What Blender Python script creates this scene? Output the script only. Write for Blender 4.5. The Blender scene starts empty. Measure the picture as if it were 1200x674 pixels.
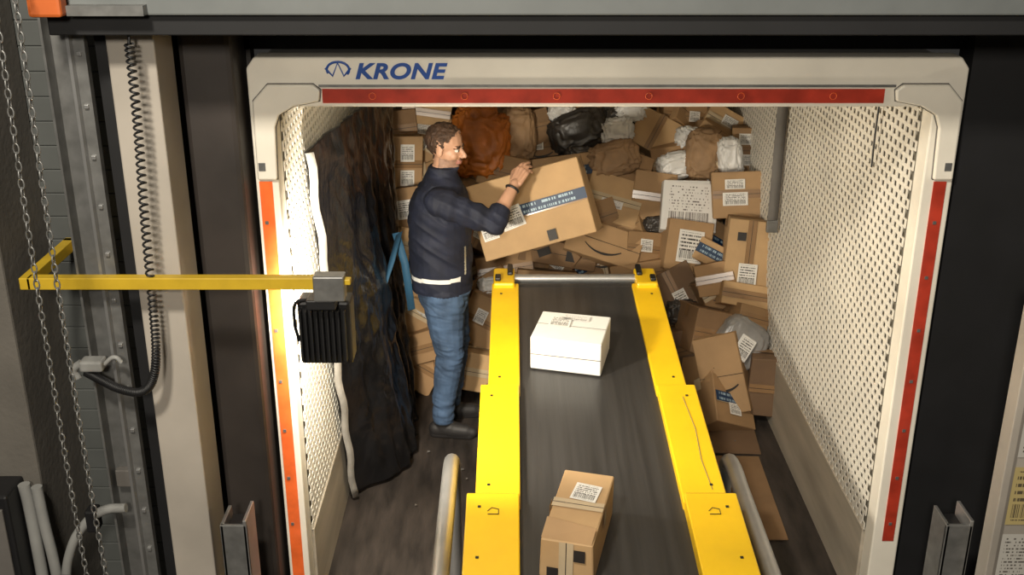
import bpy, bmesh, math, random
from mathutils import Vector, Matrix, Euler, noise
random.seed(7)
S = bpy.context.scene
S.view_settings.view_transform = 'Standard'
V = Vector

# ------------------------------------------------------------------ helpers
def link(o, parent=None):
    S.collection.objects.link(o)
    if parent: o.parent = parent
    return o
def empty(name, loc=(0,0,0)):
    e = bpy.data.objects.new(name, None); e.empty_display_size = .1
    S.collection.objects.link(e); return e
def new_mat(name):
    m = bpy.data.materials.new(name); m.use_nodes = True
    nt = m.node_tree; b = nt.nodes['Principled BSDF']
    return m, nt, b
def mat(name, col, rough=.6, metal=0., var=.15, nscale=6., bump=0., bscale=40., spec=.5, col2=None, stretch=(1,1,1), coat=0):
    m, nt, b = new_mat(name)
    N = nt.nodes; L = nt.links
    tc = N.new('ShaderNodeTexCoord'); mp = N.new('ShaderNodeMapping'); mp.inputs['Scale'].default_value = stretch
    L.new(tc.outputs['Object'], mp.inputs[0])
    nz = N.new('ShaderNodeTexNoise'); nz.inputs['Scale'].default_value = nscale; nz.inputs['Detail'].default_value = 5
    L.new(mp.outputs[0], nz.inputs['Vector'])
    cr = N.new('ShaderNodeValToRGB')
    c2 = col2 if col2 else tuple(min(1, c*(1+var)) for c in col)
    c1 = tuple(c*(1-var) for c in col)
    cr.color_ramp.elements[0].position = .3; cr.color_ramp.elements[1].position = .7
    cr.color_ramp.elements[0].color = (*c1, 1); cr.color_ramp.elements[1].color = (*c2, 1)
    L.new(nz.outputs['Fac'], cr.inputs[0]); L.new(cr.outputs[0], b.inputs['Base Color'])
    b.inputs['Roughness'].default_value = rough; b.inputs['Metallic'].default_value = metal
    b.inputs['Specular IOR Level'].default_value = spec
    b.inputs['Coat Weight'].default_value = coat
    if bump > 0:
        n2 = N.new('ShaderNodeTexNoise'); n2.inputs['Scale'].default_value = bscale; n2.inputs['Detail'].default_value = 4
        L.new(mp.outputs[0], n2.inputs['Vector'])
        bp = N.new('ShaderNodeBump'); bp.inputs['Strength'].default_value = bump; bp.inputs['Distance'].default_value = .01
        L.new(n2.outputs['Fac'], bp.inputs['Height']); L.new(bp.outputs[0], b.inputs['Normal'])
    return m
def label_mat(name, paper, ink, rows=9., fill=.46, bars=True, xs=26.):
    m, nt, b = new_mat(name); N = nt.nodes; L = nt.links
    def M(op, a, c=None):
        n = N.new('ShaderNodeMath'); n.operation = op
        for i, q in enumerate((a, c)):
            if q is None: continue
            if isinstance(q, (int, float)): n.inputs[i].default_value = q
            else: L.new(q, n.inputs[i])
        return n.outputs[0]
    tc = N.new('ShaderNodeTexCoord'); sp = N.new('ShaderNodeSeparateXYZ'); L.new(tc.outputs['UV'], sp.inputs[0])
    u, v = sp.outputs[0], sp.outputs[1]
    vr = M('MULTIPLY', v, rows); fr = M('FRACT', vr); row = M('FLOOR', vr)
    inl = M('MULTIPLY', M('GREATER_THAN', fr, .28), M('LESS_THAN', fr, .74))
    def nz(xm, y):
        cb = N.new('ShaderNodeCombineXYZ'); L.new(M('MULTIPLY', u, xm), cb.inputs[0])
        if y is not None: L.new(M('MULTIPLY', y, 7.3), cb.inputs[1])
        n = N.new('ShaderNodeTexNoise'); n.inputs['Scale'].default_value = 1.; n.inputs['Detail'].default_value = 1
        L.new(cb.outputs[0], n.inputs['Vector']); return n.outputs['Fac']
    txt = M('MULTIPLY', inl, M('GREATER_THAN', nz(xs, row), fill))
    if bars:
        bc = M('GREATER_THAN', nz(60., None), .5)
        isb = M('MULTIPLY', M('GREATER_THAN', v, .12), M('LESS_THAN', v, .36))
        txt = M('ADD', M('MULTIPLY', isb, bc), M('MULTIPLY', M('SUBTRACT', 1., isb), txt))
    mar = M('MULTIPLY', M('MULTIPLY', M('GREATER_THAN', u, .08), M('LESS_THAN', u, .9)), M('MULTIPLY', M('GREATER_THAN', v, .07), M('LESS_THAN', v, .93)))
    fac = M('MULTIPLY', txt, mar)
    mx = N.new('ShaderNodeMix'); mx.data_type = 'RGBA'; L.new(fac, mx.inputs[0])
    mx.inputs[6].default_value = (*paper, 1); mx.inputs[7].default_value = (*ink, 1)
    L.new(mx.outputs[2], b.inputs['Base Color']); b.inputs['Roughness'].default_value = .5
    return m

def mesh_obj(name, verts, faces, mats, parent=None, midx=None, smooth=False):
    me = bpy.data.meshes.new(name); me.from_pydata([tuple(v) for v in verts], [], faces)
    if not isinstance(mats, (list, tuple)): mats = [mats]
    for m in mats: me.materials.append(m)
    if midx: me.polygons.foreach_set('material_index', midx)
    if smooth: me.polygons.foreach_set('use_smooth', [True]*len(me.polygons))
    me.update()
    o = bpy.data.objects.new(name, me); return link(o, parent)
def bevel(o, w, seg=2):
    b = o.modifiers.new('Bevel', 'BEVEL'); b.width = w; b.segments = seg; b.limit_method = 'ANGLE'; return o
def box(name, x0, x1, y0, y1, z0, z1, m, parent=None, bv=0):
    v = [(x, y, z) for x in (x0, x1) for y in (y0, y1) for z in (z0, z1)]
    f = [(0,1,3,2),(4,6,7,5),(0,4,5,1),(2,3,7,6),(0,2,6,4),(1,5,7,3)]
    o = mesh_obj(name, v, f, m, parent)
    if bv: bevel(o, bv)
    return o
def prism(name, pts, y0, y1, m, parent=None, bv=0):
    """polygon in x,z extruded along y"""
    n = len(pts)
    v = [(p[0], y0, p[1]) for p in pts]+[(p[0], y1, p[1]) for p in pts]
    f = [tuple(range(n)), tuple(range(2*n-1, n-1, -1))]+[(i, n+i, n+(i+1) % n, (i+1) % n) for i in range(n)]
    o = mesh_obj(name, v, f, m, parent)
    if bv: bevel(o, bv)
    return o
def curve(name, pts, r, m, parent=None, poly=False, res=4):
    c = bpy.data.curves.new(name, 'CURVE'); c.dimensions = '3D'; c.bevel_depth = r; c.bevel_resolution = res; c.use_fill_caps = True
    if poly:
        s = c.splines.new('POLY'); s.points.add(len(pts)-1)
        for p, q in zip(s.points, pts): p.co = (*q, 1)
    else:
        s = c.splines.new('BEZIER'); s.bezier_points.add(len(pts)-1)
        for p, q in zip(s.bezier_points, pts):
            p.co = q; p.handle_left_type = p.handle_right_type = 'AUTO'
    c.materials.append(m)
    o = bpy.data.objects.new(name, c); return link(o, parent)
def ribbon(name, pts, widthvec, m, parent=None, th=.003):
    w = V(widthvec)*.5; v = []; f = []
    for p in pts: v += [V(p)-w, V(p)+w]
    for i in range(len(pts)-1): f.append((2*i, 2*i+1, 2*i+3, 2*i+2))
    o = mesh_obj(name, v, f, m, parent, smooth=True)
    s = o.modifiers.new('Solidify', 'SOLIDIFY'); s.thickness = th
    return o

# ------------------------------------------------------------------ materials
cream = mat('painted_steel_cream', (.80,.75,.65), .42, var=.10, nscale=3, bump=.05)
cream_w = mat('lattice_paint', (.70,.66,.58), .5, var=.08, nscale=3)
kick = mat('kickrail_plywood', (.40,.35,.28), .6, var=.25, nscale=4, stretch=(1,.3,2))
hole_bg = mat('wall_skin', (.24,.22,.18), .7)
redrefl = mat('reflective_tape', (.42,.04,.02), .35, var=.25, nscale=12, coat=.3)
lit_refl = mat('reflective_tape_lit', (.80,.14,.03), .35, var=.2, nscale=12, coat=.3)  # lit copy of the tape: lamp glow on the left post put into the colour
black_sh = mat('black_rubber', (.005,.005,.006), .7, var=.3)
brown_sh = mat('shelter_fabric', (.030,.024,.021), .55, var=.35, nscale=3, bump=.15, bscale=8)
floor_m = mat('trailer_floor_wood', (.032,.025,.021), .6, var=.6, nscale=5, bump=.2, bscale=30, stretch=(3,.6,1))
conc = mat('concrete', (.11,.10,.087), .85, var=.15, nscale=5, bump=.2)
alu = mat('jamb_paint', (.42,.38,.33), .4, var=.2, nscale=2, metal=.1)
galv = mat('galvanised_steel', (.22,.22,.215), .42, metal=.6, var=.2, nscale=20)
steel = mat('brushed_steel', (.45,.45,.45), .38, metal=.8, var=.08, nscale=10)
grey_beam = mat('beam_paint', (.13,.14,.14), .5, var=.1)
panel_m = mat('sandwich_panel', (.08,.085,.082), .5, var=.1)
yellow = mat('yellow_powdercoat', (.86,.53,.010), .36, var=.08, nscale=4, bump=.04)
yellow_d = mat('yellow_arm', (.50,.33,.02), .45, var=.15, nscale=8)
dark = mat('dark_plastic', (.010,.010,.011), .45, var=.2)
rubber = mat('belt_rubber', (.030,.028,.027), .38, var=.28, nscale=7, bump=.06, bscale=60, stretch=(5,.12,1))  # stretched colour streaks stand in for reflections along the belt
orange_pl = mat('orange_plastic', (.50,.11,.02), .5)
tarp_m = mat('tarp_black', (.008,.008,.009), .24, var=.4, nscale=8, bump=1.0, bscale=16, stretch=(1,1.6,.8))
strap_w = mat('strap_white', (.33,.31,.28), .7, var=.25, nscale=10, bump=.2)
strap_b = mat('strap_blue', (.02,.08,.15), .7)
strap_g = mat('strap_grey', (.13,.12,.11), .7)
grey_pl = mat('grey_plastic', (.26,.26,.25), .5)
cards = [mat('cardboard_%d' % i, c, .75, var=.14, nscale=4, bump=.06, bscale=30) for i, c in enumerate(
    [(.38,.235,.115), (.30,.18,.085), (.48,.31,.155), (.23,.135,.066), (.35,.21,.10), (.16,.095,.052)])]
tape_c = mat('parcel_tape', (.28,.165,.08), .22, var=.1)
tape_l = mat('parcel_tape_light', (.52,.41,.27), .25, var=.1)
tape_b = label_mat('printed_blue_tape', (.010,.035,.09), (.35,.48,.58), rows=2., fill=.5, bars=False, xs=60.)
ink = mat('ink_black', (.02,.016,.014), .6)
label = label_mat('shipping_label', (.76,.74,.70), (.05,.045,.04))
wpap = label_mat('printed_paper', (.70,.68,.65), (.14,.12,.11), rows=16., fill=.56)
whitebox = mat('white_card', (.70,.69,.66), .55, var=.05)
poly_w = mat('polybag_white', (.72,.71,.69), .3, var=.12, bump=.4, bscale=14)
poly_k = mat('polybag_black', (.045,.038,.033), .35, var=.4, bump=.5, bscale=14)
poly_g = mat('polybag_grey', (.26,.25,.24), .3, var=.3, bump=.4, bscale=14)
poly_o = mat('bag_orange', (.50,.15,.02), .5, var=.35, nscale=8, bump=.5, bscale=16)
kraft = mat('kraft_paper', (.34,.21,.11), .7, var=.25, nscale=8, bump=.5, bscale=20)
blue = mat('lettering_blue', (.015,.075,.34), .4)

# ------------------------------------------------------------------ trailer
tr = empty('truck_trailer')
XL, XR, ZI, ZT, YP = -.86, 1.515, 2.262, 2.44, 3.95
box('floor', -6, 6, -1, 9, -.12, 0, floor_m)
prism('portal_frame', [(-.945,-.0),(-.945,2.40),(-.915,2.44),(1.595,2.44),(1.625,2.40),(1.625,0),(XR,0),(XR,ZI),(XL,ZI),(XL,0)], YP, YP+.10, cream, tr, .006)
for nm, sgn, cx in (('corner_casting_a', 1, 0), ('corner_casting_b', -1, .68)):
    P = [(-.932,1.995),(-.928,2.285),(-.872,2.345),(-.71,2.345),(-.684,2.325),(-.69,2.285),(-.78,2.268),(-.838,2.235),(-.855,2.19),(-.862,1.995)]
    pts = [(p[0], p[1]) if sgn == 1 else (2*.34-p[0]+.005, p[1]) for p in P]
    if sgn == -1: pts = pts[::-1]
    prism(nm, pts, YP-.020, YP+.01, cream, tr, .006)
    curve(nm+'_outline', [(p[0], YP-.001, p[1]) for p in pts+[pts[0]]], .004, strap_g, tr, poly=True, res=1)  # thin dark line traced around the casting edge
    box(nm+'_slot', *( (-.925,-.90) if sgn == 1 else (1.58,1.605)), YP-.023, YP, 2.03, 2.06, galv, tr)
box('header_rail', -.69, 1.37, YP-.008, YP, 2.335, 2.343, galv, tr)
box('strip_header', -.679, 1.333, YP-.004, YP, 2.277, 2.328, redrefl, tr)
for i in range(6):
    x = -.5+i*.33
    curve('strip_mark_%d' % i, [(x+.012*math.cos(a*math.pi/6), YP-.005, 2.302+.012*math.sin(a*math.pi/6)) for a in range(13)], .0012, lit_refl, tr, poly=True, res=1)
box('strip_left', -.932, -.884, YP-.004, YP, .2, 1.985, lit_refl, tr)
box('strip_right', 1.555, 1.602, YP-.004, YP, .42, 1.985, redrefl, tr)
for k in range(7):
    for xx in (-.915, 1.578): box('rivet', xx-.006, xx+.006, YP-.008, YP-.003, .5+k*.22, .512+k*.22, galv, tr)
t = bpy.data.curves.new('lettering', 'FONT'); t.body = 'KRONE'; t.size = .068; t.shear = .25; t.extrude = .001; t.offset = .0024; t.space_character = 1.05
t.materials.append(blue); to = bpy.data.objects.new('lettering', t); link(to, tr)
to.location = (-.560, YP-.002, 2.365); to.rotation_euler = (math.pi/2, 0, 0); to.scale = (1.34, 1.12, 1)
curve('emblem_1', [(-.663, YP-.002, 2.402), (-.638, YP-.002, 2.374), (-.618, YP-.002, 2.42), (-.598, YP-.002, 2.374), (-.573, YP-.002, 2.402)], .0045, blue, tr, poly=True, res=1)
curve('emblem_ring', [(-.618+.04*math.cos(a*.3), YP-.002, 2.396+.028*math.sin(a*.3)) for a in range(-2, 13)], .0045, blue, tr, poly=True, res=1)
box('roof', XL-.05, XR+.05, YP+.1, 8.2, 2.30, 2.42, cream_w, tr)
box('end_wall', XL-.05, XR+.05, 8.1, 8.2, 0, 2.3, hole_bg, tr)

def lattice(name, x, y0, y1, z0, z1, cy, cz, parent, m, flip=1):
    v = []; f = []
    nz_ = int((z1-z0)/cz); ny = int((y1-y0)/cy)
    hy, hz = .27, .29
    for j in range(nz_):
        off = (j % 2)*.5*cy
        for i in range(ny):
            a = y0+i*cy+off; b = z0+j*cz; n = len(v)
            c = [(a,b),(a+cy,b),(a+cy,b+cz),(a,b+cz)]
            mid = (a+cy/2, b+cz/2)
            inn = [(mid[0]+s*hy*cy, mid[1]+q*hz*cz) for s, q in ((-1,-1),(1,-1),(1,1),(-1,1))]
            for p in c+inn: v.append((x, p[0], p[1]))
            for k in range(4):
                f.append((n+k, n+(k+1) % 4, n+4+(k+1) % 4, n+4+k))
    o = mesh_obj(name, v, f, m, parent)
    s = o.modifiers.new('Solidify', 'SOLIDIFY'); s.thickness = .004; s.offset = 0
    return o
lattice('side_lattice_right', XR-.004, YP+.1, 8.05, .40, 2.28, .056, .038, tr, cream_w)
box('side_wall_right', XR+.010, XR+.05, YP+.1, 8.1, 0, 2.3, hole_bg, tr)
box('kickrail_right', XR-.012, XR+.008, YP+.1, 8.05, 0, .41, kick, tr, .003)
lattice('side_lattice_left', XL+.004, YP+.1, 8.05, .40, 2.28, .056, .038, tr, cream_w)
box('side_wall_left', XL-.05, XL-.010, YP+.1, 8.1, 0, 2.3, hole_bg, tr)
box('kickrail_left', XL-.008, XL+.012, YP+.1, 8.05, 0, .41, kick, tr, .003)
ribbon('hanging_strap', [(1.472,5.95,2.28),(1.467,5.95,1.8),(1.462,5.93,1.2),(1.462,5.94,1.15)], (.058,0,0), strap_g, tr)
box('strap_buckle', 1.43, 1.492, 5.915, 5.945, 1.12, 1.19, galv, tr, .004)
curve('lashing_cord', [(1.49,4.45,2.28),(1.485,4.45,2.05),(1.49,4.46,1.9)], .004, dark, tr)

# black tarp on the left wall: hanging sheet with long folds and fine creases
def tarp_pt(a, b):
    yn = 4.32+.60*b; yf = 6.95-.75*b
    y = yn+(yf-yn)*a
    top = 2.0-.14*a+.03*math.sin(a*9)*(1-a)
    z = top-(top-.03)*b
    env = min(1, a*6)
    ph = a*46+3.5*noise.noise(V((a*3,b*1.6,4)))+b*3
    fold = .5+.5*math.sin(ph)
    cr = 1-abs(noise.noise(V((a*9+b*5,b*7-a*3,2))))*2.2
    cr2 = 1-abs(noise.noise(V((a*22-b*9,b*16,5))))*2.2
    x = XL+.03+env*(.05+.19*b*math.sin(math.pi*min(1, .15+a*.75))+.03*noise.noise(V((a*5,b*1.5,1)))
        +.030*fold**2*(.4+b*.8)+.014*cr+.007*cr2)
    return V((max(x, XL+.015), y+.03*noise.noise(V((a*4,b*6,9))), z))
NA, NB = 200, 150
tv = [tarp_pt(i/NA, j/NB) for j in range(NB+1) for i in range(NA+1)]
tf = [(j*(NA+1)+i, j*(NA+1)+i+1, (j+1)*(NA+1)+i+1, (j+1)*(NA+1)+i) for j in range(NB) for i in range(NA)]
tp = mesh_obj('tarpaulin', tv, tf, tarp_m, None, smooth=True)
s = tp.modifiers.new('Solidify', 'SOLIDIFY'); s.thickness = .004
edge = [tarp_pt(.0, b/30)+V((.022+.006*math.sin(b*1.3),-.01,0)) for b in range(0, 31)]
ribbon('tarp_hem', edge, (.03,.02,0), strap_w, tp, .004)
ribbon('lashing_strap', [(-.60,5.62,1.22),(-.64,5.5,1.08),(-.70,5.36,.92),(-.735,5.22,.74)], (.035,0,.02), strap_b)
ribbon('lashing_strap', [(-.62,5.62,1.22),(-.575,5.6,1.05),(-.545,5.56,.80)], (.04,0,.01), strap_b)

# ------------------------------------------------------------------ dock surroundings
box('wall_left', -3.2, -1.30, 3.96, 4.04, 0, 3.4, panel_m)
wl = bpy.data.objects['wall_left']
for k in range(36): box('panel_rib', -1.95, -1.37, 3.950, 3.962, .05+k*.09, .138+k*.09, panel_m, wl, .003)
box('wall_pillar', -3.0, -1.74, 3.55, 3.95, 0, 3.4, conc, None, .01)
box('trim_1', -1.305, -1.150, 3.60, 3.80, 0, 2.58, alu, None, .006)
box('trim_2', -1.362, -1.305, 3.66, 3.80, 0, 2.58, black_sh)
sh = empty('dock_shelter')
box('shelter_left', -1.30, -.95, 4.06, 4.12, 0, 2.7, brown_sh, sh)
box('shelter_left_pad', -1.15, -.965, 3.84, 4.06, 0, 2.7, brown_sh, sh, .02)
box('shelter_right', 1.64, 3.5, 3.97, 4.1, 0, 3.4, black_sh, sh)
box('shelter_top', -1.4, 3.5, 4.06, 4.2, 2.45, 3.4, black_sh, sh)
box('beam_lintel', -1.42, 3.4, 3.45, 3.65, 2.592, 2.655, black_sh, None, .004)
box('beam', -1.36, 3.4, 3.42, 3.65, 2.656, 3.2, grey_beam, None, .006)
box('beam_fixing', -1.33, -1.10, 3.38, 3.42, 2.66, 2.69, galv, bpy.data.objects['beam'])
dt = empty('door_track')
box('track_web', -1.475, -1.405, 3.58, 3.60, 0, 3.2, galv, dt, .002)
box('track_flange_a', -1.478, -1.470, 3.52, 3.60, 0, 3.2, galv, dt)
box('track_flange_b', -1.408, -1.398, 3.54, 3.60, 0, 3.2, steel, dt)
box('track_angle', -1.398, -1.362, 3.57, 3.60, 0, 3.2, galv, dt)
for k in range(16):
    box('bolt', -1.388, -1.374, 3.56, 3.572, .3+k*.17, .314+k*.17, steel, dt, .002)
box('track_clip', -1.46, -1.40, 3.545, 3.58, .93, 1.0, strap_g, dt, .004)
box('orange_bumper', -1.43, -1.33, 3.34, 3.40, 2.66, 2.78, orange_pl, None, .01)
for nm, xa in (('dock_guide', -1.09), ('dock_guide', 1.62)):
    g = empty(nm)
    box('plate', xa, xa+.10, 3.52, 3.535, 0, .78, galv, g, .004)
    box('return', xa, xa+.014, 3.52, 3.66, 0, .78, galv, g, .003)
    box('return_b', xa+.086, xa+.10, 3.52, 3.66, 0, .80, steel, g, .003)
    box('core', xa+.014, xa+.086, 3.54, 3.66, 0, .74, dark, g)
box('dock_bumper', -.96, -.75, 3.62, 3.80, 0, .34, grey_pl, None, .01)
nb = empty('notice_board')
box('board', 1.775, 2.3, 3.44, 3.50, 0, 1.42, alu, nb, .006)
box('board_edge', 1.745, 1.775, 3.42, 3.50, 0, 1.75, alu, nb, .004)
def quad(name, p, m, parent=None):
    o = mesh_obj(name, p, [(0,1,2,3)], m, parent)
    uv = o.data.uv_layers.new(name='UV')
    for i, c in enumerate(((0,0),(1,0),(1,1),(0,1))): uv.data[i].uv = c
    return o
yl = label_mat('yellow_notice', (.45,.36,.16), (.1,.08,.05), rows=8)
wn = label_mat('white_notice', (.48,.46,.42), (.10,.09,.08), rows=14, fill=.52, bars=False)
for i, (z0, z1, mm) in enumerate(((.30,.56,wn),(.60,.80,wn),(.84,1.08,yl),(1.12,1.34,wn))):
    quad('notice_%d' % i, [(1.79,3.435,z0),(1.97,3.435,z0),(1.97,3.435,z1),(1.79,3.435,z1)], mm, nb)
cb = empty('control_box')
box('housing', -1.98, -1.80, 3.40, 3.549, .55, .98, dark, cb, .01)
box('lid', -1.96, -1.82, 3.388, 3.40, .60, .93, strap_g, cb, .004)
box('stand', -1.92, -1.86, 3.46, 3.52, 0, .55, dark, cb)
cd = empty('conduit_pipes')
box('foot', -1.80, -1.66, 3.46, 3.54, 0, .05, dark, cd)
curve('conduit_a', [(-1.735,3.50,.96),(-1.73,3.50,.8),(-1.72,3.50,.62),(-1.72,3.50,.0)], .02, grey_pl, cd)
curve('conduit_b', [(-1.69,3.50,.0),(-1.69,3.50,.5),(-1.66,3.50,.66),(-1.58,3.50,.80),(-1.50,3.50,.86),(-1.42,3.50,.87)], .018, grey_pl, cd)
box('conduit_joint', -1.565, -1.525, 3.47, 3.53, .78, .87, dark, cd, .006)
curve('loose_cable', [(-1.80,3.45,.58),(-1.74,3.42,.5),(-1.66,3.42,.52),(-1.62,3.42,.6),(-1.68,3.42,.62),(-1.8,3.42,.55)], .008, dark, cd)
curve('riser_pipe', [(-1.775,3.5,.0),(-1.775,3.5,.9),(-1.78,3.5,.97)], .022, grey_pl, cd)
path = [V((-1.195,3.50,2.56)),V((-1.20,3.50,2.3)),V((-1.215,3.50,2.0)),V((-1.225,3.50,1.7)),V((-1.235,3.50,1.5)),V((-1.26,3.49,1.39)),V((-1.31,3.49,1.35)),V((-1.38,3.49,1.365)),V((-1.44,3.49,1.40)),V((-1.49,3.50,1.425))]
def cat(P, t):
    n = len(P)-1; i = min(int(t*n), n-1); f = t*n-i
    p0 = P[max(i-1,0)]; p1 = P[i]; p2 = P[i+1]; p3 = P[min(i+2,n)]
    return .5*((2*p1)+(p2-p0)*f+(2*p0-5*p1+4*p2-p3)*f*f+(3*p1-p0-3*p2+p3)*f**3)
hp = []; NT = 110
for k in range(NT*9+1):
    tt = k/(NT*9); c = cat(path, tt); d = (cat(path, min(1, tt+.002))-cat(path, max(0, tt-.002))).normalized()
    a = d.cross(V((0,1,0))).normalized(); b = V((0,1,0)); ph = k/9*2*math.pi
    hp.append(c+.013*(a*math.cos(ph)+b*math.sin(ph)))
cc = empty('coiled_cable'); curve('coil', hp, .004, dark, cc, poly=True, res=1)
curve('lead', [(-1.195,3.5,2.56),(-1.19,3.52,2.66)], .005, dark, cc)
box('plug', -1.50, -1.42, 3.47, 3.53, 1.435, 1.475, grey_pl, cc, .008)
curve('plug_pipe', [(-1.52,3.50,1.40),(-1.53,3.50,1.43),(-1.50,3.50,1.46)], .014, grey_pl, cc)
curve('plug_tail', [(-1.42,3.5,1.455),(-1.38,3.5,1.48),(-1.36,3.5,1.46)], .008, grey_pl, cc)
cv = []; cf = []
def torus_link(c, ax):
    n0 = len(cv); A, B = 10, 5
    for i in range(A):
        th = 2*math.pi*i/A
        cx, cz = .0085*math.cos(th), .0165*math.sin(th)
        nx, nz2 = math.cos(th), math.sin(th)
        for j in range(B):
            ph = 2*math.pi*j/B; r = .0028
            lx = cx+nx*r*math.cos(ph); lz = cz+nz2*r*math.cos(ph); ly = r*math.sin(ph)
            cv.append((c[0]+(lx if ax else ly), c[1]+(ly if ax else lx), c[2]+lz))
    for i in range(A):
        for j in range(B):
            cf.append((n0+i*B+j, n0+((i+1)%A)*B+j, n0+((i+1)%A)*B+(j+1)%B, n0+i*B+(j+1)%B))
for xs_ in (-1.405, -1.465):
    k = 0; z = 3.3
    while z > .02:
        torus_link((xs_+.006*math.sin(z*3)-(.01 if xs_ < -1.43 else -.0)*(3-z)*.3, 3.2+.004*math.sin(z*5), z), k % 2); z -= .027; k += 1
mesh_obj('hoist_chain', cv, cf, galv, None, smooth=True)

# ------------------------------------------------------------------ lamp on swing arm
lp = empty('dock_lamp')
box('arm_front', -1.635, -.60, 3.48, 3.52, 1.74, 1.782, yellow_d, lp, .003)
box('arm_side', -1.66, -1.622, 3.48, 3.90, 1.74, 1.782, yellow_d, lp, .003)
box('arm_rear', -1.66, -1.50, 3.87, 3.905, 1.74, 1.782, yellow_d, lp, .003)
box('clamp', -.67, -.565, 3.47, 3.53, 1.70, 1.79, galv, lp, .005)
box('clamp_tip', -.60, -.545, 3.485, 3.515, 1.755, 1.775, yellow_d, lp, .003)
box('yoke', -.70, -.60, 3.48, 3.56, 1.665, 1.70, dark, lp, .004)
box('head', -.748, -.562, 3.56, 3.66, 1.425, 1.665, dark, lp, .012)
for k in range(9): box('fin', -.735+k*.019, -.730+k*.019, 3.525, 3.56, 1.45, 1.64, dark, lp)
curve('bracket_l', [(-.757,3.60,1.50),(-.757,3.55,1.60),(-.74,3.53,1.675),(-.70,3.52,1.69)], .006, dark, lp)
em, nt, b = new_mat('lamp_lens'); b.inputs['Base Color'].default_value = (1,.9,.7,1); b.inputs['Emission Color'].default_value = (1,.85,.62,1); b.inputs['Emission Strength'].default_value = 12
box('lens', -.735, -.575, 3.66, 3.664, 1.44, 1.65, em, lp)

# ------------------------------------------------------------------ conveyor
cvp = empty('telescopic_conveyor')
CX = .34
def zb(y): return .77+.0717*(y-3.23)
def slab(name, x0, x1, y0, y1, d0, d1, m, bv=.004):
    v = [(x, y, zb(y)+d) for x in (x0, x1) for y in (y0, y1) for d in (d0, d1)]
    f = [(0,1,3,2),(4,6,7,5),(0,4,5,1),(2,3,7,6),(0,2,6,4),(1,5,7,3)]
    o = mesh_obj(name, v, f, m, cvp)
    if bv: bevel(o, bv)
    return o
slab('belt', CX-.315, CX+.315, .9, 5.60, -.02, 0, rubber, .002)
slab('boom_body', CX-.40, CX+.40, .9, 5.45, -.20, -.021, dark)
for i, (ya, yb, xi, xo, h) in enumerate(((4.42,5.56,.304,.447,.018),(3.60,4.47,.308,.480,.034),(.9,3.635,.312,.512,.052))):
    for sd, sg in (('l', -1), ('r', 1)):
        a, b_ = sorted((CX+sg*xi, CX+sg*xo))
        slab('side_cover_%d%s' % (i, sd), a, b_, ya, yb, -.03, h, yellow, .006)
        a, b_ = sorted((CX+sg*(xo-.02), CX+sg*xo))
        slab('side_skirt_%d%s' % (i, sd), a, b_, ya, yb, -.16, -.02, yellow, .003)
        for q in (.12, .88):
            yy = ya+(yb-ya)*q if i < 2 else (3.25 if q < .5 else 3.54)
            a, b_ = CX+sg*(xo-.05)-.006, CX+sg*(xo-.05)+.006
            slab('screw', a, b_, yy, yy+.012, h, h+.003, dark, .001)
        if i > 0:
            a, b_ = sorted((CX+sg*(xi+.01), CX+sg*(xo-.005)))
            slab('edge_gap_%d%s' % (i, sd), a, b_, yb, yb+.006, -.01, h-.006, dark, 0)
for sg in (-1, 1):
    x = CX+sg*.41; y = 3.50; z = zb(y)+.054
    curve('pictogram', [(x-.02,y,z),(x+.02,y,z),(x+.02,y+.03,z+.002),(x-.005,y+.04,z+.002),(x-.02,y+.02,z+.001)], .0018, ink, cvp, poly=True, res=1)
x = CX+.43; sg = 1
curve('crease', [(x,3.68,zb(3.68)+.035),(x-.012*sg,3.88,zb(3.88)+.0355),(x-.002*sg,4.1,zb(4.1)+.0355),(x-.02*sg,4.36,zb(4.36)+.036)], .0014, strap_g, cvp, poly=True, res=1)
yr = 5.63
curve('nose_roller', [(CX-.33,yr,zb(yr)+.012),(CX+.33,yr,zb(yr)+.012)], .026, steel, cvp)
curve('nose_drum', [(CX-.30,yr-.05,zb(yr)-.05),(CX+.30,yr-.05,zb(yr)-.05)], .055, rubber, cvp)
for sg in (-1, 1):
    a, b_ = sorted((CX+sg*.325, CX+sg*.44))
    slab('nose_bracket', a, b_, 5.50, 5.70, -.10, .045, yellow, .012)
    a, b_ = sorted((CX+sg*.335, CX+sg*.365))
    slab('nose_cap', a, b_, 5.60, 5.72, .0, .062, dark, .008)
    a, b_ = sorted((CX+sg*.40, CX+sg*.43))
    slab('nose_switch', a, b_, 5.52, 5.58, .045, .065, dark, .006)
box('pedestal', CX-.40, CX+.40, .9, 2.6, 0, .56, yellow, cvp, .01)
box('leg_l', CX-.38, CX-.32, 3.3, 3.38, 0, .60, yellow, cvp); box('leg_r', CX+.32, CX+.38, 3.3, 3.38, 0, .60, yellow, cvp)
for i, sg in enumerate((-1, 1)):
    x = CX+sg*.60
    hr = empty('handrail')
    curve('tube', [(x,2.3,.68),(x,3.2,.68),(x,3.9,.68),(x,4.12,.68),(x,4.20,.655),(x,4.24,.60),(x,4.25,.3),(x,4.25,0)], .034, steel, hr)
    curve('post', [(x,2.3,.68),(x,2.3,0)], .03, steel, hr)

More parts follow.
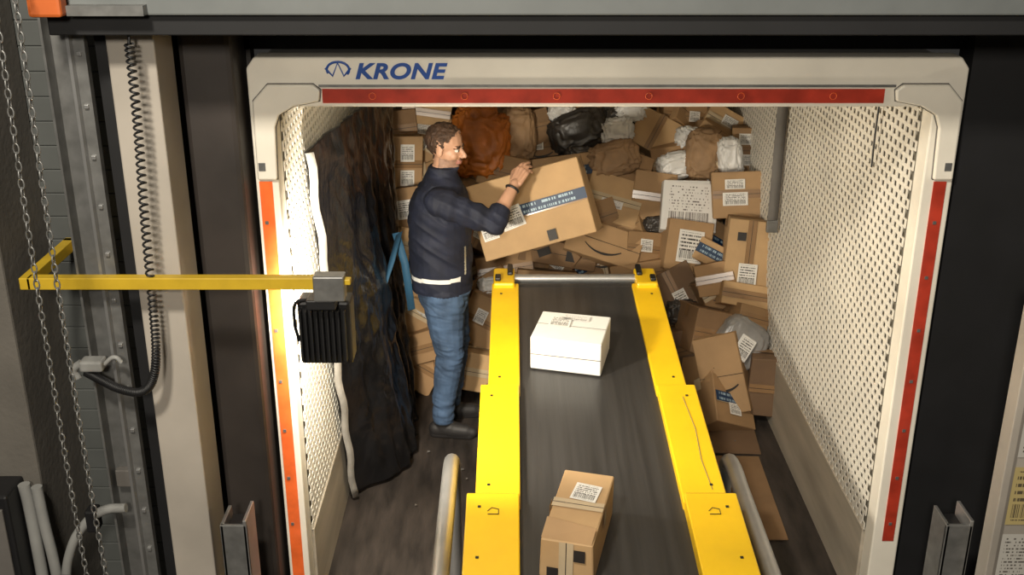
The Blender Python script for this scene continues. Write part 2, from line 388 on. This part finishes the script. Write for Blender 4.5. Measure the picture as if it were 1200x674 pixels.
# ------------------------------------------------------------------ parcels
def parcel(name, size, F, rot, card, parent=None, tape='c', lab=None, smile=False, front=True, vert=False, labels=None, seam=True, crush=.006, band=False):
    w, d, h = size
    bm = bmesh.new(); bmesh.ops.create_cube(bm, size=1)
    for v in bm.verts:
        v.co = V((v.co.x*w, v.co.y*d, v.co.z*h))+V([random.uniform(-crush, crush) for _ in range(3)])
    bmesh.ops.bevel(bm, geom=bm.edges[:], offset=.004, segments=1, affect='EDGES')
    uv = bm.loops.layers.uv.new('UV')
    def q(face, cx, cz, ww, hh, mi, off=.0015, rot=0):
        pts = []
        for sx, sz in ((-1,-1),(1,-1),(1,1),(-1,1)):
            ax, az = sx*ww/2, sz*hh/2
            ax, az = ax*math.cos(rot)-az*math.sin(rot), ax*math.sin(rot)+az*math.cos(rot)
            a, b = cx+ax, cz+az
            if face == 'f': pts.append((a, -d/2-off-crush, b))
            elif face == 't': pts.append((a, b, h/2+off+crush))
            elif face == 'l': pts.append((-w/2-off-crush, -a, b))
            elif face == 'r': pts.append((w/2+off+crush, a, b))
        f = bm.faces.new([bm.verts.new(p) for p in pts]); f.material_index = mi
        for l, c in zip(f.loops, ((0,0),(1,0),(1,1),(0,1))): l[uv].uv = c
    tm = 1
    if tape:
        if vert: q('f', 0, 0, .05, h*.99, tm)
        else: q('f', 0, 0, w*.99, .05, tm)
        q('t', 0, 0, w*.99, .05, tm)
        for fc in 'lr': q(fc, 0, h/2-.035, .05, .07, tm)
    if seam:
        if vert: q('f', 0, 0, .003, h*.99, 3, .0022)
        elif not band: q('f', 0, 0, w*.99, .003, 3, .0022)
        q('t', 0, 0, w*.99, .003, 3, .0022)
    if band:
        q('f', 0, .03*h, w*.995, .062, 4, .003); q('t', 0, 0, w*.99, .06, 4, .003)
    for L_ in (labels or []): q(L_[0], L_[1]*w, L_[2]*(h if L_[0] == 'f' or L_[0] in 'lr' else d), L_[3], L_[4], L_[6] if len(L_) > 6 else 2, .004, L_[5] if len(L_) > 5 else 0)
    if smile:
        R = .16*min(w/.3, 1.2); prev = None
        for k in range(13):
            a = math.radians(-128+k*6.4); th = .008*(1-abs(k-7)/9)
            i = V((math.cos(a)*(R-th), 0, math.sin(a)*(R-th)+R*.75)); o_ = V((math.cos(a)*(R+th), 0, math.sin(a)*(R+th)+R*.75))
            for p in (i, o_): p.y = -d/2-.004-crush; p.z -= h*.12
            cur = (bm.verts.new(i), bm.verts.new(o_))
            if prev: f = bm.faces.new((prev[0], prev[1], cur[1], cur[0])); f.material_index = 3
            prev = cur
    me = bpy.data.meshes.new(name); bm.to_mesh(me); bm.free()
    for m in (card, tape_l if tape == 'l' else tape_c, label, ink, tape_b, wpap): me.materials.append(m)
    o = bpy.data.objects.new(name, me); link(o, parent)
    R = Euler(rot, 'XYZ'); o.rotation_euler = R
    o.location = V(F)+R.to_matrix() @ V((0, d/2, 0))
    return o
def bag(name, size, loc, rot, m, parent=None, crump=.22, fr=3.0, pw=.6, lab=None):
    bm = bmesh.new(); bmesh.ops.create_icosphere(bm, subdivisions=5, radius=1)
    sd = V((random.random()*20, random.random()*20, 3))
    for v in bm.verts:
        c = v.co.copy(); sgn = lambda t: math.copysign(abs(t)**pw, t)
        n = abs(noise.noise(c*fr+sd))+.5*abs(noise.noise(c*fr*2.3+sd))+.25*abs(noise.noise(c*fr*5+sd))
        c = V((sgn(c.x), sgn(c.y), sgn(c.z)))*(1.06-crump*n)
        v.co = V((c.x*size[0]/2, c.y*size[1]/2, c.z*size[2]/2))
    for f in bm.faces: f.smooth = True
    me = bpy.data.meshes.new(name); bm.to_mesh(me); bm.free(); me.materials.append(m); me.materials.append(label)
    o = bpy.data.objects.new(name, me); link(o, parent); o.location = loc; o.rotation_euler = rot
    return o
# slanted face of the heap: u, v are image pixels, across and down, mapped onto an assumed slope; the right side bulges forward
def F(u, v):
    p = V(((u-600)*(.00562-(v-140)*1.5e-6), 7.73-.0038*v, 2.07-.0043*v))
    g = max(0, min(1, (u-790)/50))*max(0, min(1, (v-150)/60))
    p.y -= .30*g; p.z += .095*g; p.x *= 1-.043*g
    return p
PX = .0054  # metres per image pixel on the heap face
heap = empty('parcel_heap')
R_ = math.radians
items = [
 # u, v, w, h in image pixels, roll, pitch, yaw, card, opts
 (470,150,40,44,5,-10,10,3,{}),
 (474,192,46,66,-4,-8,15,0,dict(labels=[('f',.1,.2,.09,.11),('f',.1,-.25,.09,.10)])),
 (476,248,44,50,6,-14,8,1,dict(labels=[('f',0,0,.1,.12)])),
 (490,296,50,42,-18,-25,10,2,dict(tape='l')),
 (476,338,44,44,-30,-20,20,4,dict(labels=[('f',0,.1,.12,.08)])),
 (492,375,56,46,-34,-22,10,0,dict(tape='l')),
 (488,415,40,36,12,-10,10,4,{}),
 (566,380,52,58,-24,-15,-10,0,dict(labels=[('f',-.1,.1,.07,.09)])),
 (560,434,46,44,-16,-10,12,2,dict(tape='l')),
 (592,322,66,36,8,-20,5,1,{}),
 (575,345,50,40,30,-20,5,4,{}),
 (590,205,60,40,-14,-10,0,1,{}),
 (500,128,60,30,-8,-10,0,2,{}),
 (768,154,54,46,-26,-25,-12,2,dict(vert=True)),
 (803,134,54,32,-6,-20,5,4,dict(labels=[('f',.2,0,.07,.07)])),
 (846,140,48,38,-28,-30,-10,2,dict(tape='l',labels=[('f',.1,.1,.1,.07)])),
 (873,178,34,54,2,-8,-10,1,dict(labels=[('f',0,.25,.1,.07),('f',0,-.2,.1,.07)])),
 (718,238,68,56,-12,-34,-14,2,dict(tape='l',labels=[('f',0,-.1,.14,.05,0,5)])),
 (764,232,50,60,-6,-18,-8,0,{}),
 (862,231,56,52,4,-16,-6,0,dict(labels=[('f',-.05,.22,.12,.06),('f',-.05,-.1,.15,.08)])),
 (873,307,52,94,-3,-12,-9,2,dict(labels=[('f',.0,-.15,.11,.14),('f',-.2,.3,.05,.05,0,3)],vert=True,smile=False)),
 (806,291,52,58,-10,-18,5,0,dict(labels=[('f',0,0,.16,.20)],tape=None,seam=False)),
 (707,286,88,44,-17,-36,-8,0,dict(smile=True,tape=None)),
 (756,297,46,40,-10,-22,10,1,dict(labels=[('f',0,.1,.08,.08)])),
 (836,329,42,36,14,-20,-8,4,{}),
 (655,304,92,28,-12,-15,5,3,dict(labels=[('f',.15,0,.06,.07,0,3),('f',-.2,0,.08,.05,.5,3)],tape=None)),
 (748,328,64,28,8,-14,5,1,{}),
 (796,358,56,76,26,-24,8,5,dict(labels=[('f',.05,.0,.08,.13)],vert=True)),
 (872,346,54,26,-10,-26,0,2,{}),
 (843,432,48,86,18,-12,-16,0,dict(smile=True,tape=None)),
 (893,446,32,66,-2,-4,-8,5,{}),
 (806,412,46,46,12,-14,8,5,{}),
 (882,372,36,28,-18,-22,10,1,{}),
 (735,200,60,44,-20,-30,0,4,{}),
 (700,262,50,40,16,-24,10,1,{}),
 (640,334,70,28,-5,-15,0,1,{}),
 (830,385,40,50,-14,-14,8,3,{}),
 (625,150,44,42,12,-14,6,3,{}),
 (660,205,70,40,6,-14,6,0,dict(band=True)),
 (700,130,50,30,8,-10,6,1,{}),
]
k = 0
for (u, v, w, h, ro, pi_, ya, ci, op) in items:
    d = random.uniform(.2, .34)
    FF = F(u, v)
    hh = h*PX
    FF.z = max(FF.z, hh/2*1.0+.03)
    FF.y -= random.uniform(0, .09)
    parcel('parcel_%d' % k, (w*PX, d, hh), FF, (R_(pi_), R_(-ro), R_(ya)), cards[ci], heap, **dict(op)); k += 1
for layer, off in ((1,.14),(2,.40),(3,.75)):
    for v in range(110, 480, 40):
        for u in range(474, 890, 44):
            w = random.uniform(.18,.34); h = random.uniform(.14,.30); d = random.uniform(.2,.3)
            p = F(u+random.uniform(-16,16), v+random.uniform(-14,14)); p.y += off+random.uniform(-.10,.10)
            if p.z < h*.6: p.z = h*.6
            p.x = min(max(p.x, XL+.29), XR-.24)
            if 500 < u < 600 and v > 300 and layer == 1: p.y += .1
            labs = [('f',random.uniform(-.2,.2),random.uniform(-.2,.2),.09,.07)] if random.random() < .55 else []
            parcel('parcel_%d' % k, (w, d, h), p, (R_(random.uniform(-48,8)), R_(random.uniform(-42,42)), R_(random.uniform(-35,35))), random.choice(cards), heap,
                   tape=random.choice(['c','l',None]), labels=labs, smile=random.random() < .22, vert=random.random() < .4, band=random.random() < .12); k += 1
def B(u, v, w, h, m, ro=0, dd=.2, cr=.22, fr=3., off=-.02):
    p = F(u, v); p.y += off+dd/3
    bag('bag_%d' % (u*1000+v), (w*PX, dd, h*PX), p, (R_(-15), R_(-ro), 0), m, heap, cr, fr)
B(562,165,74,92,poly_o,-4,.24,.40,2.6,-.14)
B(608,158,42,68,kraft,4,.22,off=-.06)
B(678,156,74,52,poly_k,20,.26,.22,2.,off=-.05)
B(724,140,48,40,poly_k,0,.2,.3)
B(722,152,44,34,poly_w,10,.2,.35,off=-.10)
B(738,128,44,28,poly_w,-10,.2,.35,off=-.08)
B(658,130,38,26,poly_w,-10,.2,.3,off=-.06)
B(718,188,66,44,kraft,16,.22,.3,off=-.1)
B(792,196,50,34,poly_w,12,.2,.35,off=-.1)
B(812,164,46,30,poly_w,-10,.2,.35,off=-.08)
B(824,184,44,62,kraft,-6,.2,.25,off=-.08)
B(855,190,30,50,poly_w,8,.2,.3,off=-.06)
B(866,398,54,52,poly_g,-35,.14,.14,2.,off=-.07)
B(680,190,40,30,poly_k,0,.2,.3)
B(800,375,40,30,poly_k,0,.2,.3,off=.0)
B(575,340,34,22,poly_w,0,.15,.3,off=-.06)
B(770,270,34,20,poly_k,0,.15,.3,off=-.04)
parcel('printed_mailer', (62*PX,.12,60*PX), F(804,241)+V((0,-.12,0)), (R_(-28),R_(3),R_(-4)), whitebox, heap, tape=None, seam=False, labels=[('f',0,0,.30,.29,0,5)], crush=.012)
g_ = parcel('grey_mailer_label', (.10,.01,.14), F(866,396)+V((0,-.13,0)), (R_(-20),R_(35),0), whitebox, heap, tape=None, seam=False, labels=[('f',0,0,.09,.13,0,2)], crush=.001)

held = parcel('carton', (.64,.32,.43), (.105,5.84,1.28), (R_(-14),R_(-18),R_(-5)), cards[2], None, tape='c', band=True, crush=.006,
    labels=[('f',-.18,-.03,.13,.12,.1),('f',-.40,-.10,.09,.12,.05),('f',.12,-.38,.05,.06,0,3)])
def on_belt(name, x, y, w, d, h, yaw, card, **kw):
    sl = math.atan(.0717)
    o = parcel(name, (w,d,h), (0,0,0), (0,0,0), card, None, **kw)
    o.rotation_euler = (Matrix.Rotation(sl,3,'X') @ Matrix.Rotation(yaw,3,'Z')).to_euler()
    o.location = (x, y, zb(y)+h/2+.006)
    return o
on_belt('white_carton', .278, 4.755, .33, .28, .165, R_(-13), whitebox, tape=None, seam=True, crush=.003, labels=[('t',-.18,.12,.10,.10,.0,2),('t',.02,.3,.13,.05,0,5)])
bb = on_belt('brown_carton', .235, 3.39, .185, .41, .165, R_(-14), cards[2], tape='l', seam=True, vert=True, crush=.005, labels=[('t',.08,.18,.095,.10,-.1,2),('f',.25,.2,.04,.05,0,3),('f',-.25,-.3,.04,.04,0,3)])
fl = mesh_obj('flap_raised', [(-.09,-.20,.082),(.085,-.205,.082),(.09,-.14,.105),(-.085,-.125,.115)], [(0,1,2,3)], cards[0], bb)
def sheet(pts, m):
    n = len(pts); o = mesh_obj('cardboard_sheet', [(p[0],p[1],.006) for p in pts]+[(p[0],p[1],.012) for p in pts],
        [tuple(range(n,2*n)), tuple(range(n-1,-1,-1))]+[(i,(i+1)%n,n+(i+1)%n,n+i) for i in range(n)], m); return o
sheet([(.98,4.55),(1.34,4.56),(1.36,5.35),(1.0,5.36)], cards[3])
sheet([(1.0,5.40),(1.38,5.38),(1.40,5.70),(1.02,5.74)], cards[5])
sheet([(-.16,4.7),(.0,4.65),(.02,5.75),(-.14,5.8)], cards[3])
lt = empty('paper_litter')
for i in range(12):
    x, y = random.choice([(random.uniform(1.05,1.45), random.uniform(5.3,5.95)), (random.uniform(-.6,-.2), random.uniform(4.6,5.4))])
    r = random.uniform(.004,.011)
    mesh_obj('scrap_%d' % i, [(x-r,y-r,.016),(x+r,y-r*.6,.018),(x+r*.8,y+r,.017),(x-r*.7,y+r*.8,.02)], [(0,1,2,3)], strap_g, lt)

# ------------------------------------------------------------------ man
jacket = mat('jacket_navy', (.009,.012,.028), .75, var=.3, nscale=12, bump=.35, bscale=18)
stripe = mat('reflective_stripe', (.75,.75,.72), .5, var=.05)
jeans = mat('denim', (.045,.080,.145), .85, var=.4, nscale=9, bump=.35, bscale=25, stretch=(1,1,.6))
skin = mat('skin', (.50,.28,.18), .5, var=.1, nscale=10)
skin2 = mat('skin_stubble', (.30,.175,.12), .6, var=.15, nscale=60)
hairm = mat('hair_brown', (.055,.028,.015), .7, var=.5, nscale=50, bump=.6, bscale=90)
lipm = mat('lips', (.40,.17,.13), .5)
shoe = mat('shoe', (.02,.018,.018), .6)
pale = mat('piping', (.45,.42,.32), .6)
class Acc:
    def __init__(s): s.v = []; s.f = []
    def add(s, vs, fs):
        n = len(s.v); s.v += [V(p) for p in vs]; s.f += [tuple(i+n for i in f) for f in fs]
    def ell(s, c, r, M=None):
        A, B_ = 16, 10; vs = []; fs = []
        vs.append(V((0,0,1)))
        for j in range(1, B_):
            ph = math.pi*j/B_
            for i in range(A):
                th = 2*math.pi*i/A; vs.append(V((math.sin(ph)*math.cos(th), math.sin(ph)*math.sin(th), math.cos(ph))))
        vs.append(V((0,0,-1)))
        for i in range(A): fs.append((0, 1+i, 1+(i+1)%A))
        for j in range(B_-2):
            for i in range(A): fs.append((1+j*A+i, 1+(j+1)*A+i, 1+(j+1)*A+(i+1)%A, 1+j*A+(i+1)%A))
        l = len(vs)-1; o = 1+(B_-2)*A
        for i in range(A): fs.append((l, o+(i+1)%A, o+i))
        vs = [V((p.x*r[0], p.y*r[1], p.z*r[2]))+V(c) for p in vs]
        if M: vs = [M @ p for p in vs]
        s.add(vs, fs)
    def cap(s, p1, r1, p2, r2, M=None):
        p1, p2 = V(p1), V(p2)
        if M: p1, p2 = M @ p1, M @ p2
        s.ell(p1, (r1,)*3); s.ell(p2, (r2,)*3)
        d = (p2-p1).normalized(); a = d.orthogonal().normalized(); b = d.cross(a); A = 16; vs = []; fs = []
        for p, r in ((p1,r1),(p2,r2)):
            for i in range(A):
                th = 2*math.pi*i/A; vs.append(p+r*(a*math.cos(th)+b*math.sin(th)))
        for i in range(A): fs.append((i, (i+1)%A, A+(i+1)%A, A+i))
        fs += [tuple(range(A-1,-1,-1)), tuple(range(A,2*A))]
        s.add(vs, fs)
    def chain(s, pts, M=None):
        for (p, r), (q, t) in zip(pts, pts[1:]): s.cap(p, r, q, t, M)
    def loft(s, rings):
        A = 28; vs = []; fs = []
        for (z, cx, cy, rx, ry) in rings:
            for i in range(A):
                th = 2*math.pi*i/A; c, q = math.cos(th), math.sin(th)
                e = .86
                vs.append(V((cx+rx*math.copysign(abs(c)**e,c), cy+ry*math.copysign(abs(q)**e,q), z)))
        for j in range(len(rings)-1):
            for i in range(A): fs.append((j*A+i, j*A+(i+1)%A, (j+1)*A+(i+1)%A, (j+1)*A+i))
        fs += [tuple(range(A-1,-1,-1)), tuple(range((len(rings)-1)*A, len(rings)*A))]
        s.add(vs, fs)
    def remesh(s, name, vox, it=3):
        me = bpy.data.meshes.new(name+'_raw'); me.from_pydata([tuple(p) for p in s.v], [], s.f); me.update()
        o = bpy.data.objects.new(name+'_tmp', me); S.collection.objects.link(o)
        m = o.modifiers.new('r', 'REMESH'); m.mode = 'VOXEL'; m.voxel_size = vox
        m2 = o.modifiers.new('s', 'SMOOTH'); m2.factor = .5; m2.iterations = it
        dg = bpy.context.evaluated_depsgraph_get(); dg.update()
        out = bpy.data.meshes.new_from_object(o.evaluated_get(dg)); out.name = name
        bpy.data.objects.remove(o); return out

man = empty('man')
MX, MY = -.375, 5.70
body = Acc()
body.loft([(.875,MX-.005,MY,.155,.178),(.90,MX-.01,MY,.166,.185),(1.0,MX-.012,MY,.170,.188),(1.12,MX-.014,MY,.168,.190),(1.24,MX-.014,MY,.168,.203),
           (1.34,MX-.012,MY,.160,.215),(1.41,MX-.010,MY,.142,.210),(1.46,MX-.005,MY,.118,.175),(1.50,MX,MY,.092,.12),(1.525,MX+.005,MY,.080,.085),(1.565,MX+.012,MY,.073,.076)])
body.loft([(.80,MX,MY,.135,.17),(.90,MX,MY,.145,.172),(.96,MX,MY,.14,.17)])
Rl = [((MX+.0,MY-.085,.86),.118),((MX+.012,MY-.09,.70),.102),((MX+.03,MY-.095,.51),.076),((MX+.012,MY-.095,.38),.074),((MX-.012,MY-.10,.20),.062),((MX-.015,MY-.10,.125),.062)]
Ll = [((MX+.0,MY+.085,.86),.118),((MX+.03,MY+.10,.70),.102),((MX+.055,MY+.115,.51),.076),((MX+.04,MY+.12,.38),.073),((MX+.02,MY+.125,.20),.062),((MX+.015,MY+.125,.125),.062)]
body.chain(Rl); body.chain(Ll)
for lx, ly, yaw in ((MX-.015, MY-.10, -.12), (MX+.015, MY+.125, .12)):
    M = Matrix.Translation((lx, ly, 0)) @ Matrix.Rotation(yaw, 4, 'Z')
    body.cap((-.045,0,.05),.042,(.04,0,.055),.046,M); body.cap((.04,0,.050),.046,(.13,.0,.042),.040,M); body.cap((.13,0,.042),.040,(.165,.0,.036),.032,M)
    body.cap((0,0,.06),.046,(0,0,.13),.045,M); body.cap((-.05,0,.022),.034,(.15,0,.022),.034,M)
Sh = V((MX+.0,MY-.185,1.425)); El = V((-.095,5.50,1.31)); Wr = V((.015,5.635,1.485))
body.chain([(Sh,.078),(Sh.lerp(El,.45),.068),(El,.060)]); body.chain([(El,.060),(El.lerp(Wr,.3),.055)])
body.chain([(El,.042),(El.lerp(Wr,.4),.040),(Wr,.028)])
Sl = V((MX+.0,MY+.185,1.425))
W2 = V((-.245,5.90,1.10))
E2 = V((-.40,5.96,1.16))
body.chain([(Sl,.078),(Sl.lerp(E2,.5),.067),(E2,.060),(E2.lerp(W2,.55),.05)]); body.chain([(E2,.042),(W2,.028)])
HM = Matrix.Translation((-.348, MY-.005, 1.672)) @ Matrix.Rotation(R_(-20),4,'Z') @ Matrix.Rotation(R_(7),4,'Y')
body.cap((MX+.008,MY,1.50),.060,(MX+.018,MY-.002,1.60),.057)
E_ = lambda c, r: body.ell(c, r, HM)
E_((-.014,0,.034),(.100,.077,.090)); E_((.028,0,-.022),(.060,.060,.085)); E_((.024,0,-.070),(.056,.053,.042)); E_((.064,0,-.098),(.021,.024,.019))
for sg in (-1,1):
    E_((.072,sg*.026,.020),(.019,.026,.010)); E_((.058,sg*.034,-.030),(.026,.022,.024)); E_((-.002,sg*.078,-.012),(.019,.009,.031)); E_((.099,sg*.011,-.034),(.010,.008,.008))
body.cap((.082,0,.010),.009,(.112,0,-.027),.012,HM)
E_((.087,0,-.058),(.011,.022,.006)); E_((.084,0,-.070),(.012,.020,.007))
me = body.remesh('body', .0048, 2)
ms = [jacket, jeans, shoe, skin, hairm, skin2, stripe, lipm, pale]
for m in ms: me.materials.append(m)
HI = HM.inverted()
def seg(p, a, b):
    t = max(0, min(1, (p-a).dot(b-a)/(b-a).length_squared)); return t, (p-(a.lerp(b,t))).length
nrm = [v.normal.copy() for v in me.vertices]
def hair_zone(h):
    n = .006*noise.noise(h*40)
    if h.z > .078+n and h.x < .060: return True
    if h.z > .045+n and h.x < .040+.3*(h.z-.045): return True
    if h.z > .0+n and h.x < .018 and not (abs(h.y) > .082): return True
    if h.z > -.03+n and h.x < -.022: return True
    if h.z > -.075+n and h.x < -.05: return True
    return False
for v in me.vertices:
    c = v.co; n = nrm[v.index]
    if c.z > 1.58 and (c-V((-.35,5.7,1.67))).length < .2:
        if hair_zone(HI @ c): v.co = c+n*(.006+.006*noise.noise(c*70)+.004*noise.noise(c*150))
        continue
    t, dd = seg(c, El, Wr)
    if t > .32 and dd < .05: continue
    t2, d2 = seg(c, E2, W2)
    if t2 > .58 and d2 < .05: continue
    if c.z > .89:
        a = noise.noise(V((c.x*6,c.y*6,c.z*12)))*.009+.007*(1-abs(noise.noise(V((c.x*6+c.z*7,c.y*6,c.z*13+c.x*8)))) *3)
        t3, d3 = seg(c, Sh, El)
        if d3 < .09: a += .004*math.sin(t3*26+c.z*20)
        v.co = c+n*a
    elif c.z > .12:
        kf = 1.6 if (.42 < c.z < .58 or c.z < .26 or c.z > .78) else .8
        v.co = c+n*kf*(.006*noise.noise(V((c.x*10,c.y*10,c.z*26)))+.005*abs(noise.noise(V((c.x*14+c.z*20,c.y*14,c.z*34)))))
    elif c.z < .006: v.co.z = .004
me.update()
idx = []
for p in me.polygons:
    c = p.center; h = HI @ c; t, dd = seg(c, El, Wr); t2, d2 = seg(c, E2, W2)
    if c.z > 1.572 and h.length < .2:
        if hair_zone(h): k = 4
        elif h.x > .05 and .010 < h.z < .024+.004 and .010 < abs(h.y) < .046 and h.x > .06: k = 4
        elif h.x > .07 and -.076 < h.z < -.054 and abs(h.y) < .022: k = 7
        elif h.z < -.05 and h.z > -.118 and h.x > -.01: k = 5
        else: k = 3
    elif (t > .34 and dd < .047): k = 3
    elif (t2 > .62 and d2 < .045): k = 3
    elif c.z > .888:
        k = 0
        zz = c.z-.03*(c.x-MX)
        if .968 < zz < .992 and c.x < MX+.10: k = 6
        if abs(c.x-(MX+.125)) < .004 and 1.0 < c.z < 1.16 and c.y < MY: k = 8
    elif c.z > .098: k = 1
    else: k = 2
    idx.append(k)
me.polygons.foreach_set('material_index', idx); me.polygons.foreach_set('use_smooth', [True]*len(idx))
ob = bpy.data.objects.new('body', me); link(ob, man)
eyew = mat('eye_white', (.7,.66,.6), .2); iris = mat('iris', (.03,.018,.01), .2)
ea = Acc(); eb = Acc()
for sg in (-1,1):
    ea.ell((.074,sg*.029,.001),(.013,.014,.009),HM); eb.ell((.084,sg*.030,.001),(.0045,.006,.006),HM)
mesh_obj('eyes', ea.v, ea.f, eyew, man, smooth=True); mesh_obj('irises', eb.v, eb.f, iris, man, smooth=True)
def hand(name, W, d, n, right, bends):
    d = V(d).normalized(); n = V(n); n = (n-d*n.dot(d)).normalized(); s_ = d.cross(n) if right else n.cross(d)
    P = lambda a, b, c: W+d*a+s_*b+n*c
    A = Acc()
    A.cap(P(-.03,0,0),.027,P(.005,0,0),.026)
    offs = (.030,.010,-.011,-.030); lens = (.074,.083,.076,.060); kn = (.092,.096,.090,.080)
    for o_, L_, k_, bd in zip(offs, lens, kn, bends):
        A.cap(P(.012,o_*.65,0),.017,P(k_,o_,-.002),.0125)
        p = P(k_,o_,-.002); ang = 0; r = .0098
        spread = o_*.25
        for fr_, bb_, rr in ((.45,bd[0],.0092),(.30,bd[1],.0085),(.25,bd[2],.0074)):
            ang += R_(bb_)
            q = p+(d*math.cos(ang)+n*math.sin(ang)+s_*spread*1.5).normalized()*L_*fr_
            A.cap(p, r, q, rr); p = q; r = rr
    A.cap(P(.018,.02,.006),.018,P(.048,.046,.014),.0135); A.cap(P(.048,.046,.014),.0125,P(.075,.058,.022),.0105); A.cap(P(.075,.058,.022),.0105,P(.098,.060,.032),.009)
    m = A.remesh(name, .0026, 2); m.materials.append(skin)
    m.polygons.foreach_set('use_smooth', [True]*len(m.polygons))
    link(bpy.data.objects.new(name, m), man)
hand('hand_right', Wr, (.42,.52,.60), (.25,.62,-.62), True, ((18,22,18),(14,24,20),(18,28,22),(26,32,24)))
hand('hand_left', W2, (.15,.55,.55), (1,-.1,-.15), False, ((10,10,10),(8,12,10),(10,12,10),(12,15,10)))
wd = (Wr-El).normalized(); wa = wd.orthogonal().normalized(); wb = wd.cross(wa); wc = El.lerp(Wr,.88)
curve('watch', [wc+.0335*(wa*math.cos(a*math.pi/8)+wb*math.sin(a*math.pi/8)) for a in range(17)], .007, dark, man, poly=True, res=2)

# ------------------------------------------------------------------ lights
def area(name, loc, target, size, energy, col, sy=None):
    l = bpy.data.lights.new(name, 'AREA'); l.energy = energy; l.color = col; l.size = size
    if sy: l.shape = 'RECTANGLE'; l.size_y = sy
    o = bpy.data.objects.new(name, l); S.collection.objects.link(o); o.location = loc
    o.rotation_euler = (V(target)-V(loc)).to_track_quat('-Z','Y').to_euler(); return o
area('hall_light', (-1.2,.6,4.9), (.5,5.0,.8), .35, 190, (1,.92,.78))
area('hall_light', (-.5,-1.6,4.0), (.4,4.6,1.7), .5, 165, (1,.92,.79))
l = bpy.data.lights.new('dock_lamp_beam', 'SPOT'); l.energy = 170; l.color = (1,.91,.75); l.spot_size = R_(165); l.spot_blend = .6; l.shadow_soft_size = .06
o = bpy.data.objects.new('dock_lamp_beam', l); S.collection.objects.link(o); o.location = (-.655,3.70,1.56); o.parent = lp
o.rotation_euler = (V((.5,6.2,1.0))-V(o.location)).to_track_quat('-Z','Y').to_euler()
w = bpy.data.worlds.new('World'); S.world = w; w.use_nodes = True
w.node_tree.nodes['Background'].inputs[0].default_value = (1,.95,.88,1); w.node_tree.nodes['Background'].inputs[1].default_value = .025

# ------------------------------------------------------------------ camera
cam = bpy.data.cameras.new('camera'); cam.lens = 39.0; cam.sensor_width = 36
co = bpy.data.objects.new('camera', cam); S.collection.objects.link(co)
co.location = (0,0,3.12); co.rotation_euler = (R_(90-21.5), 0, 0)
S.camera = co
